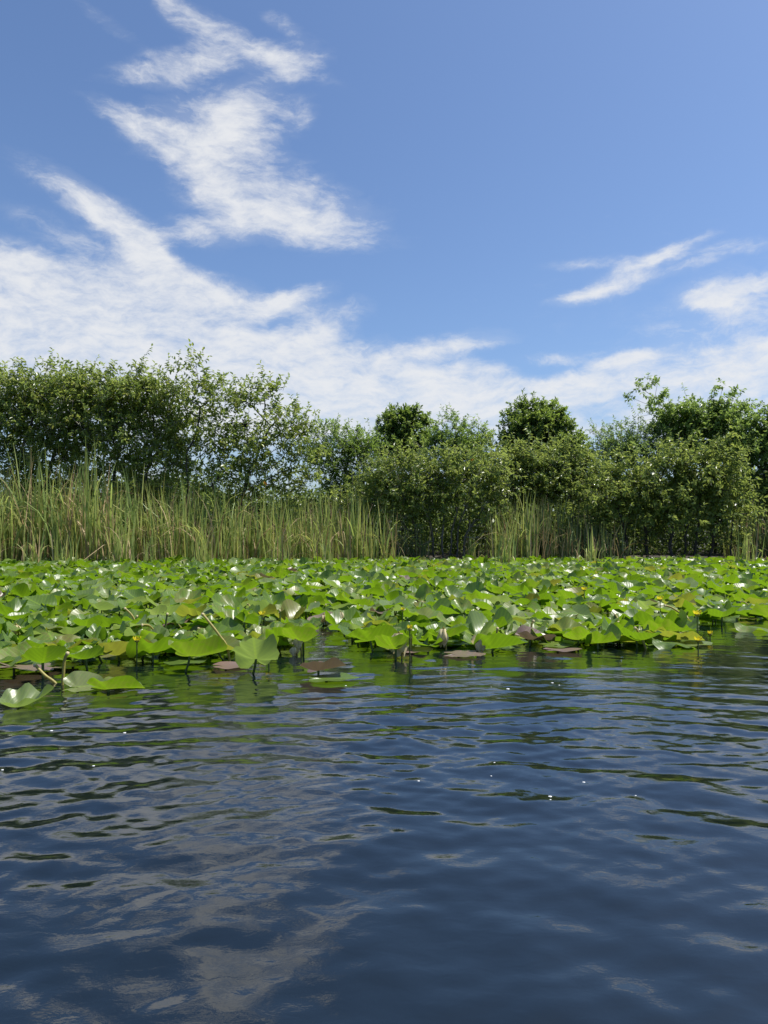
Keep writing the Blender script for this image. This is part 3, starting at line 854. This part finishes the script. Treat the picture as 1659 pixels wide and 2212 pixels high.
hero(855, 1425, .11, .36, 'cupped', 'pad', 195, 30, 10, 'green leaf hanging upright over its dark stalk by a wilted one', 4)
hero(890, 1410, .02, .28, 'flat', 'pad_bronze', 80, 2, 3, 'long flat brownish pad on the water beside a wilted leaf', 0)
hero(990, 1417, .012, .34, 'flat', 'pad_bronze', 92, 1, 2, 'flat purple brown pad lying out in front of the mat', 3)
hero(965, 1400, .14, .38, 'cupped', 'pad', 60, 14, -10, 'green cupped pad just behind the flat purple brown one', 0)
hero(1065, 1410, .04, .44, 'folded', 'pad', 100, 8, -20, 'pointed green pad dipping its edge in the water', 1)
hero(1145, 1395, .06, .42, 'folded', 'pad_bronze', 80, -6, 6, 'long tilted pinkish pad with a yellow underside', 0, .55)
hero(1030, 1392, .09, .36, 'crumpled', 'pad_pale', 30, 12, 0, 'pale wavy pad between the pointed green pad and the tilted pink one', 1)
hero(1205, 1408, .015, .32, 'flat', 'pad_bronze', 88, 1, -1, 'thin flat pinkish pad drifting before the mat', 1)
hero(1195, 1400, .03, .34, 'flat', 'pad', 80, 3, 4, 'low green pad touching the thin pinkish one', 1)
hero(1250, 1398, .07, .34, 'cupped', 'pad', 170, 24, 0, 'small dark green cupped pad at the bay in the mat edge', 1)
hero(1375, 1400, .07, .40, 'cupped', 'pad', 160, 16, -6, 'yellow green dome of a pad with a bent pale stalk beside it', 3)
hero(1440, 1398, .05, .42, 'drooping', 'pad', 90, 4, -8, 'rounded low green pad at the last tip of the mat', 0)
hero(1490, 1396, .02, .32, 'flat', 'pad_pale', 85, 2, 0, 'pale flat pad beside a spent yellow flower', 0)
hero(1615, 1362, .05, .46, 'drooping', 'pad', 92, 2, -10, 'broad bright pad alone over its own reflection near the picture edge', 1)
hero(1560, 1352, .16, .34, 'cupped', 'pad', 140, 20, 0, 'dark green pad on two thin stalks by the yellow bloom in clear water', 2)

EDGE = [(-400, 1452), (0, 1450), (110, 1443), (250, 1425), (420, 1430), (480, 1425), (600, 1400), (655, 1385), (690, 1350), (720, 1335), (745, 1372), (800, 1400), (900, 1402), (980, 1398), (1080, 1396), (1200, 1398), (1290, 1398), (1400, 1390), (1460, 1385), (1500, 1352), (1560, 1335), (1620, 1335), (1700, 1340), (2100, 1340)]
ex = np.array([e[0] for e in EDGE], float); ey = np.array([e[1] for e in EDGE], float)


def sheet(X, Y, Z=0.0):
    c, s = math.cos(PITCH), math.sin(PITCH)
    dz = Z - CAM_H
    f = Y * c + dz * s; v = -Y * s + dz * c
    return CX + FPX * X / f, CY - FPX * v / f


rng = np.random.default_rng(55)
cells, pts = {}, []
for x, y in heroes:
    cells.setdefault((int(x // .5), int(y // .5)), []).append((x, y))
N_TRY = 150000
# even density over the ground: draw Y with weight growing with the width of the view
for _ in range(N_TRY):
    u = rng.random(); y = math.sqrt(5.2 ** 2 + u * (26.6 ** 2 - 5.2 ** 2)); x = rng.uniform(-.66, .66) * y
    px, py = sheet(x, y)
    if py > np.interp(px, ex, ey) + 4: continue
    if 860 < px < 1060 and py < 1224 and rng.random() < .8: continue
    hole = value_noise(np.array([x]), np.array([y]), .8, 71)[0]
    far = smooth(6, 12, y)
    dm = (.165 + .05 * rng.random()) * (.80 if y < 8.5 else 1.0) + (.25 * far if hole > .74 else 0)
    cx_, cy_ = int(x // .5), int(y // .5); ok = True
    for a in (-1, 0, 1):
        for b_ in (-1, 0, 1):
            for q in cells.get((cx_ + a, cy_ + b_), ()):
                if (q[0] - x) ** 2 + (q[1] - y) ** 2 < dm * dm: ok = False; break
            if not ok: break
        if not ok: break
    if ok:
        cells.setdefault((cx_, cy_), []).append((x, y)); pts.append((x, y))
pts.sort(key=lambda q: q[1])


def random_pad(x, y):
    r_ = rng.random()
    far = float(smooth(9, 20, y))
    mat = 'pad' if r_ < .80 else 'pad_pale' if r_ < .91 else 'pad_yellow' if r_ < .988 else 'pad_bronze'
    s_ = rng.random()
    shape = 'cupped' if s_ < .22 else 'wavy' if s_ < .42 else 'folded' if s_ < .72 else 'drooping' if s_ < .94 else 'flat'
    if rng.random() < .10: shape = 'crumpled'
    size = rng.uniform(.25, .43)
    h = .02 + .15 * rng.random() ** 1.3
    if shape == 'flat' or mat == 'pad_bronze' and rng.random() < .6: h = .02; shape = 'flat'
    px_, py_ = sheet(x, y)
    if py_ > np.interp(px_, ex, ey) - 36: h = .02 + (h - .02) * .3
    yaw = rng.uniform(0, 360)
    tilt = rng.normal(3, 12) if shape != 'flat' else rng.normal(0, 1.2)
    roll = rng.normal(0, 12.5) if shape != 'flat' else rng.normal(0, 1.2)
    if h < .1 and shape != 'flat': tilt *= .5; roll *= .5
    return mat, shape, size, h, yaw, tilt, roll


N_ONE = 300 - len(heroes)
items = []
inside = [q for q in pts if -15 < sheet(*q)[0] < 1675]
ones = set(inside[:N_ONE])
SV, SU, SR, SF, voff = {}, {}, {}, {}, {}
segs_far = []
for (x, y) in pts:
    mat, shape, size, h, yaw, tilt, roll = random_pad(x, y)
    if (x, y) in ones:
        o_ = pad(x, y, h, size, shape, mat, yaw, tilt, roll)
        px, py = sheet(x, y, h)
        row = 'at the edge' if py > np.interp(px, ex, ey) - 34 else 'just behind' if py > np.interp(px, ex, ey) - 66 else 'deep in'
        big = 'large' if size > .36 else 'small' if size < .31 else 'middling'
        items.append(((big, TONES[mat], shape, row, px), px, o_))
        continue
    k = int(rng.integers(5))
    V, U, tri, q = PADS_LOW[shape, k]
    E = Matrix.Rotation(R(90 - yaw), 3, 'Z') @ Matrix.Rotation(R(-tilt), 3, 'Y') @ Matrix.Rotation(R(roll), 3, 'X')
    W_ = V @ np.array(E).T * size + np.array([x, y, h])
    o0 = voff.get(mat, 0)
    SV.setdefault(mat, []).append(W_); SU.setdefault(mat, []).append(U); SR.setdefault(mat, []).append(np.full(len(V), rng.random()))
    fq = np.array(q) + o0
    ft = np.array(tri) + o0
    SF.setdefault(mat, []).append((fq, ft)); voff[mat] = o0 + len(V)
    if y < 15: segs_far.append(((x, y, -.1), (x + rng.normal(0, .02), y, h), .009, .009))

# one carpet object for the pads beyond the three hundred largest
mats = list(SV)
V = np.concatenate([np.concatenate(SV[m_]) for m_ in mats]); U = np.concatenate([np.concatenate(SU[m_]) for m_ in mats]); Rn = np.concatenate([np.concatenate(SR[m_]) for m_ in mats])
loops, totals, mi = [], [], []
o0 = 0
for i, m_ in enumerate(mats):
    fq = np.concatenate([a for a, _ in SF[m_]]) + o0; ft = np.concatenate([b_ for _, b_ in SF[m_]]) + o0
    loops += [fq.ravel(), ft.ravel()]; totals += [np.full(len(fq), 4), np.full(len(ft), 3)]; mi += [np.full(len(fq) + len(ft), i)]
    o0 += voff[m_]
sv, sf = tubes(segs_far, 4)
mi.append(np.full(len(sf), len(mats))); loops.append((sf + len(V)).ravel()); totals.append(np.full(len(sf), 4))
V = np.concatenate([V, sv]); U = np.concatenate([U, np.zeros((len(sv), 2))]); Rn = np.concatenate([Rn, np.zeros(len(sv))])
loops = np.concatenate(loops).astype(np.int32); totals = np.concatenate(totals).astype(np.int32); mi = np.concatenate(mi).astype(np.int32)
cm = bpy.data.meshes.new('lily_pad_carpet')
cm.vertices.add(len(V)); cm.vertices.foreach_set('co', V.astype(np.float32).ravel())
cm.loops.add(len(loops)); cm.loops.foreach_set('vertex_index', loops)
cm.polygons.add(len(totals)); cm.polygons.foreach_set('loop_start', (np.cumsum(totals) - totals).astype(np.int32)); cm.polygons.foreach_set('loop_total', totals)
cm.polygons.foreach_set('material_index', mi); cm.polygons.foreach_set('use_smooth', np.ones(len(totals), dtype=bool))
cm.update(calc_edges=True)
at_ = cm.attributes.new('rnd', 'FLOAT', 'POINT'); at_.data.foreach_set('value', Rn.astype(np.float32))
l = cm.uv_layers.new(name='flat'); l.data.foreach_set('uv', U.astype(np.float32)[loops].ravel())
for m_ in mats: cm.materials.append(M[m_])
cm.materials.append(M['stalk'])
tag(obj('lily_pad_carpet', cm), 'distant carpet of countless lily pads reaching back to the reeds', 'lily pads', 'lily pads of the floating mat', 'stuff')

SHAPE_WORD = {'flat': 'flat', 'cupped': 'cupped', 'folded': 'folded', 'wavy': 'wavy', 'crumpled': 'crumpled', 'drooping': 'drooping'}
LAND = [(-400, 'beyond the bronze pad'), (150, 'beyond the big ribbed pad'), (395, 'beyond the flat red pad'), (560, 'by the narrow inlet'), (760, 'beyond the wilted leaf'), (980, 'beyond the purple brown pad'), (1130, 'beyond the tilted pink pad'), (1290, 'beyond the rounded low pad'), (1480, 'by the bloom in clear water')]
def land(px):
    r_ = LAND[0][1]
    for a, n_ in LAND:
        if px >= a: r_ = n_
    return r_
ordinal_labels([((a, b_, c_, d_, land(e_)), p_, o_) for (a, b_, c_, d_, e_), p_, o_ in items], lambda k: f'{k[0]} {k[1]} {SHAPE_WORD[k[2]]} pad {k[4]}, {k[3]}')

# ------------------------------------------------------------------ flowers, wilted leaves, stalks
def lathe(profile, n=14):
    th = np.arange(n) * 2 * math.pi / n
    V = np.concatenate([np.stack([r * np.cos(th), r * np.sin(th), np.full(n, z)], 1) for r, z in profile])
    F = []
    for k in range(len(profile) - 1):
        for i in range(n):
            j = (i + 1) % n; F.append((k * n + i, k * n + j, (k + 1) * n + j, (k + 1) * n + i))
    return V, np.array(F)


def petal_bowl(seed, n=6, r=.030, open_=.5):
    """Thick cupped sepals round a disc."""
    r_ = np.random.default_rng(seed); Vs, Fs = [], []
    for i in range(n):
        a = i * 2 * math.pi / n + r_.normal(0, .08); base = len(Vs) * 0
        vs = []
        for s in range(5):
            f = s / 4; w_ = r * .75 * math.sin(math.pi * (.18 + .72 * f))
            rad_ = r * (.25 + open_ * math.sin(f * 1.9)); z = r * 1.5 * f
            for q in (-1, 0, 1):
                b_ = a + q * w_ / max(rad_, .01) * .7
                vs.append((math.cos(b_) * rad_ * (1 + .05 * abs(q)), math.sin(b_) * rad_ * (1 + .05 * abs(q)), z))
        Vs.append(vs)
    V = np.array(Vs).reshape(-1, 3); F = []
    for i in range(n):
        for s in range(4):
            for q in range(2):
                o_ = i * 15 + s * 3 + q; F.append((o_, o_ + 1, o_ + 4, o_ + 3))
    return V, np.array(F)


def curved_stalk(pts, r, name, mat, parent):
    P = [Vector(q) for q in pts]; fine = []
    for i in range(len(P) - 1):
        p0, p1, p2, p3 = P[max(i - 1, 0)], P[i], P[i + 1], P[min(i + 2, len(P) - 1)]
        for s in range(5):
            f = s / 5
            fine.append(.5 * ((2 * p1) + (p2 - p0) * f + (2 * p0 - 5 * p1 + 4 * p2 - p3) * f * f + (3 * p1 - p0 - 3 * p2 + p3) * f ** 3))
    fine.append(P[-1])
    v, f = tubes([(tuple(a), tuple(b_), r, r) for a, b_ in zip(fine[:-1], fine[1:])], 7)
    return obj(name, mesh_from(name, v, f, smooth=True), mat, parent)


def flower(px, py, h, label, s=1.0, closed=False, lean=(0, 0)):
    g = on_water(px, py, h)
    e = empty('yellow_water_lily', (g.x, g.y, 0), label, 'flower', 'yellow spatterdock flowers')
    V, F = petal_bowl(int(px), open_=.55 if closed else .85, r=.026 * s)
    hd = obj('petals', mesh_from('petals', V, F, smooth=True), M['petal'], e, (0, 0, h))
    V, F = lathe([(.004 * s, -.006 * s), (.016 * s, -.002 * s), (.020 * s, .010 * s), (.014 * s, .022 * s), (.001, .024 * s)])
    obj('flower_centre', mesh_from('flower_centre', V, F, smooth=True), M['sepal'], e, (0, 0, h))
    curved_stalk([(lean[0], lean[1], -.2), (lean[0] * .6, lean[1] * .6, h * .3), (0, 0, h - .003)], .0055, 'stalk', M['stalk'], e)


flower(296, 1386, .20, 'yellow flower standing between two pads behind the big ribbed pad', 1.1)
flower(566, 1330, .27, 'yellow flower tall above the pads, midway back from the inlet', 1.1)
flower(885, 1361, .26, 'yellow bud on a straight yellow stalk beside the wilted leaf', 1.1, True)
flower(870, 1320, .26, 'small round yellow bud behind the wilted leaf', 1.0, True)
flower(1506, 1330, .28, 'bright yellow bloom on a dark stalk over clear water', 1.35)
flower(1426, 1297, .28, 'yellow flower half hidden under a lifted pad, far behind the rounded low pad', 1.3)
flower(1508, 1386, .08, 'spent orange yellow flower low over the last pad of the mat', 1.2)
flower(1534, 1372, .05, 'pale yellow bud afloat in the dark water before the bright bloom', 1.1, True)
flower(1262, 1276, .30, 'lone yellow dot of a flower far back in the mat, under the spreading olive tree', 1.3)
flower(581, 1413, .08, 'orange tinged flower bending to the water near the toothed pale pad', 1.0)


def wilted(px, py, h, size, label, seed, turn=0):
    """Crumpled hanging leaf on its own stalk."""
    g = on_water(px, py, h)
    e = empty('wilted_leaf', (g.x, g.y, 0), label, 'wilted leaf', 'wilted pale leaves in the mat')
    r_ = np.random.default_rng(seed)
    n, k = 22, 9
    th = np.linspace(0, 2 * math.pi * .86, n); zz = np.linspace(0, 1, k)
    ph = r_.random(3) * 6
    V = []
    for f in zz:
        for t_ in th:
            rad_ = size * (.10 + .26 * math.sin(math.pi * min(f * .85 + .1, 1))) * (1 + .35 * math.sin(3 * t_ + ph[0] + f * 2) + .22 * math.sin(5 * t_ + ph[1] - f * 3))
            V.append((rad_ * math.cos(t_) + size * .15 * f * f * math.sin(ph[2]), rad_ * math.sin(t_) * .7, -size * f * (.9 + .12 * math.sin(2 * t_ + ph[2]))))
    F = [(a * n + i, a * n + i + 1, (a + 1) * n + i + 1, (a + 1) * n + i) for a in range(k - 1) for i in range(n - 1)]
    b_ = obj('leaf_blade', mesh_from('leaf_blade', np.array(V), np.array(F), smooth=True), M['wilted'], e, (0, 0, h)); b_.rotation_euler = (0, 0, turn)
    curved_stalk([(.03, .02, -.2), (.02, .01, h * .5), (.0, 0, h + .01), (-.01, 0, h - .02)], .008, 'stalk', M['stalk_yellow'], e)


wilted(862, 1368, .22, .20, 'largest crumpled tan leaf hanging over the mat edge, by the yellow bud', 1)
wilted(958, 1358, .20, .17, 'narrow crumpled cream leaf hanging near the flat purple brown pad', 2, 1.2)
wilted(1033, 1372, .16, .16, 'pale curled leaf beside the pointed green pad', 3, 2.2)
wilted(636, 1398, .08, .09, 'cream wilted blossom lying across the inlet mouth', 4, .4)
wilted(700, 1328, .13, .10, 'small cream seed pod in the head of the narrow inlet', 5, 1)
wilted(735, 1322, .18, .14, 'pale rolled leaf at the far side of the narrow inlet', 6, 2)
wilted(645, 1375, .16, .12, 'brownish drooping tuft beside the bowl shaped pad', 7, .9)
wilted(1480, 1330, .12, .12, 'tan curled leaf at the edge of the clear water', 8, 2.6)
wilted(35, 1350, .2, .10, 'cream curled leaf behind the wide bronze pad', 9, .2)


def bent(px, py, pts, label, mat='stalk_yellow', r=.011):
    g = on_water(px, py)
    e = empty('bare_stalk', (g.x, g.y, 0), label, 'stalk', 'bare leafless stalks in the mat')
    curved_stalk(pts, r, 'stem', M[mat], e)
    q = pts[-1]; V, F = lathe([(.001, .012), (r * 1.25, .006), (r * 1.2, -.008), (r * .8, -.016)], 8)
    obj('stalk_tip', mesh_from('stalk_tip', V, F, smooth=True), M['wilted'], e, q)


bent(130, 1480, [(0, 0, -.2), (.02, 0, .05), (.03, 0, .18), (.05, 0, .23)], 'thick yellow stalk rising beside the upright cupped pad')
bent(108, 1476, [(.1, 0, -.1), (.04, 0, .0), (-.04, 0, .06), (-.12, .02, .13)], 'slanting yellow stalk sloping into the water under the upright cupped pad')
bent(500, 1430, [(0, 0, -.2), (-.03, 0, .1), (-.10, 0, .22), (-.2, .02, .34), (-.26, .05, .40)], 'long forked looking yellow stalk behind the flat red pad')
bent(888, 1408, [(0, 0, -.2), (0, 0, .05), (.002, 0, .14)], 'short straight yellow stalk by the largest crumpled leaf')
bent(1072, 1395, [(0, 0, -.2), (.0, 0, .05), (.012, 0, .17)], 'short yellow stalk poking up behind the pointed green pad')
bent(1395, 1402, [(.02, 0, -.2), (0, 0, .0), (-.07, 0, .16), (-.10, 0, .2)], 'pale bent stalk beside the yellow green dome of a pad')
bent(1468, 1362, [(0, 0, -.1), (-.08, 0, .0), (.12, 0, .09), (-.06, 0, .24), (-.16, 0, .28)], 'angular cream stalk broken into a hook by the clear water')
bent(1505, 1372, [(0, 0, -.2), (.01, 0, .1), (-.005, 0, .2)], 'thin dark stalk beside the bright bloom', 'stalk', .007)
bent(350, 1392, [(0, 0, -.2), (.03, 0, .15), (.05, 0, .3)], 'green stump of a stalk among pads behind the big ribbed one', 'stalk', .010)
bent(290, 1376, [(.05, 0, -.1), (0, 0, .18), (-.1, 0, .30)], 'cut yellow stalk leaning beside the flower behind the big ribbed pad')

sr = np.random.default_rng(8)
stalk_items = []
for _ in range(26):
    px = sr.uniform(10, 1640); py = np.interp(px, ex, ey) - sr.uniform(4, 75)
    a, l = sr.uniform(0, 6.28), sr.uniform(.08, .26)
    dx, dy = math.cos(a), math.sin(a); k = sr.uniform(.1, 1.0)
    bent(px, py, [(0, 0, -.2), (dx * .02, dy * .02, l * .3), (dx * l * k * .5, dy * l * k * .5, l * .75), (dx * l * k, dy * l * k, l * (1 - .25 * k))], None, 'stalk_yellow' if sr.random() < .65 else 'stalk', sr.uniform(.006, .011))
    o_ = [q for q in C.objects if q.name.startswith('bare_stalk') and 'label' not in q.keys()][-1]
    stalk_items.append((('long' if l > .17 else 'short', 'upright' if k < .5 else 'leaning', land(px)), px, o_))
ordinal_labels(stalk_items, lambda k: f'{k[0]} {k[1]} thin bare stalk among pads {k[2]}')

# ------------------------------------------------------------------ foam flecks
FOAM = [(1097, 1488, 1.5, 'largest white foam fleck in the water before the mat'), (1193, 1475, 1.2, 'oval white fleck up beside a smaller one'), (1208, 1480, .8, 'smaller white fleck close beside an oval one'),
        (1061, 1484, .6, 'tiny white fleck just short of the largest one'), (1117, 1412, .6, 'white fleck close under the pointed green pad'), (1188, 1720, 1.0, 'round bubble in the middle of open water, over a tinier one'),
        (1189, 1729, .5, 'tinier bubble right below the round one'), (1261, 1690, .8, 'bubble beyond the round one, alone'), (1068, 1647, .6, 'bubble in mid water, farther of two in a line'),
        (1061, 1675, .5, 'bubble in mid water, nearer of two in a line'), (904, 1689, .7, 'lone bubble in the centre of the open water'), (1373, 1716, .5, 'faint bubble among the ripples before the last pad'),
        (111, 1578, 1.1, 'white fleck off the pale crumpled pad'), (269, 1585, 1.1, 'white fleck in the dark tree reflection'), (202, 1656, .8, 'fleck on the sky reflection below the floating pads'),
        (5, 1662, .8, 'white fleck cut by the picture edge'), (747, 1481, .9, 'white fleck beside the flat pad off the inlet')]
V, F = lathe([(.016, -.004), (.0165, .001), (.014, .005), (.008, .0075), (.0005, .0085)], 14)
fm = mesh_from('foam_fleck', V, F, smooth=True)
for i, (px, py, s, lb) in enumerate(FOAM):
    g = on_water(px, py)
    z = float(waves(np.array([[g.x]]), np.array([[g.y]]))[0, 0])
    o_ = obj('foam_fleck', fm, M['foam'], loc=(g.x, g.y, z)); o_.scale = (s * .5, s * .4, s * .3); tag(o_, lb, 'foam', 'white flecks afloat on the water')

# ------------------------------------------------------------------ small things in the trees and the air
def air_plant(px, py, Y, label):
    p_ = at(px, py, Y)
    r_ = np.random.default_rng(3); n = 90
    D = unit(r_.normal(size=(n, 3)) + np.array([0, 0, .2]))
    v, f, rn = leaves(np.zeros((n, 3)) + r_.normal(size=(n, 3)) * .03, D, unit(r_.normal(size=(n, 3))), .16 + .12 * r_.random(n), np.full(n, .018), r_, .3)
    tag(obj('air_plant', mesh_from('air_plant', v, f, {'rnd': rn}), M['bark_dark'], loc=p_), label, 'air plant')


air_plant(529, 919, 27.5, 'dark spiky ball of an air plant caught in the airy tree')


def orange_leaf(px, py, Y, label):
    p_ = at(px, py, Y); r_ = np.random.default_rng(int(px)); n = 3
    v, f, rn = leaves(r_.normal(size=(n, 3)) * .04, unit(r_.normal(size=(n, 3)) + np.array([0, 0, -1])), unit(np.array([[.3, -1, .4]]) + r_.normal(size=(n, 3)) * .3), np.full(n, .15), np.full(n, .08), r_)
    tag(obj('orange_leaves', mesh_from('orange_leaves', v, f, {'rnd': rn}), M['orange'], loc=p_), label, 'leaves')


orange_leaf(1021, 984, 26.2, 'few orange leaves high in the yellowish green round topped tree')
orange_leaf(572, 1041, 26.4, 'few orange leaves low in the airy tree above the reeds')


def bird(px, py, Y, label, s=1.0):
    p_ = at(px, py, Y)
    e = empty('bird', p_, label, 'bird', 'specks of birds in the sky')
    V, F = lathe([(.001, -.16), (.03, -.10), (.045, 0), (.035, .09), (.022, .13), (.001, .19)], 10)
    V = V[:, [0, 2, 1]] * s
    obj('body', mesh_from('body', V, F, smooth=True), M['feather'], e)
    for sx in (-1, 1):
        w_ = np.array([(0, .07, 0), (0, -.05, 0), (sx * .16, .05, .07), (sx * .17, -.07, .07), (sx * .34, -.02, .05), (sx * .36, -.08, .05)]) * s
        t2 = np.concatenate([w_ + np.array([0, 0, .006]), w_ - np.array([0, 0, .006])])
        f_ = [(0, 1, 3, 2), (2, 3, 5, 4), (6, 8, 9, 7), (8, 10, 11, 9), (0, 2, 8, 6), (2, 4, 10, 8), (1, 7, 9, 3), (3, 9, 11, 5), (4, 5, 11, 10)]
        obj('wing', mesh_from('wing', t2, np.array(f_)), M['feather'], e)


bird(1055, 917, 120, 'lower dark speck of a bird, beside the compact dark tree')
bird(1353, 851, 120, 'higher dark speck of a bird, beside the arching limb')
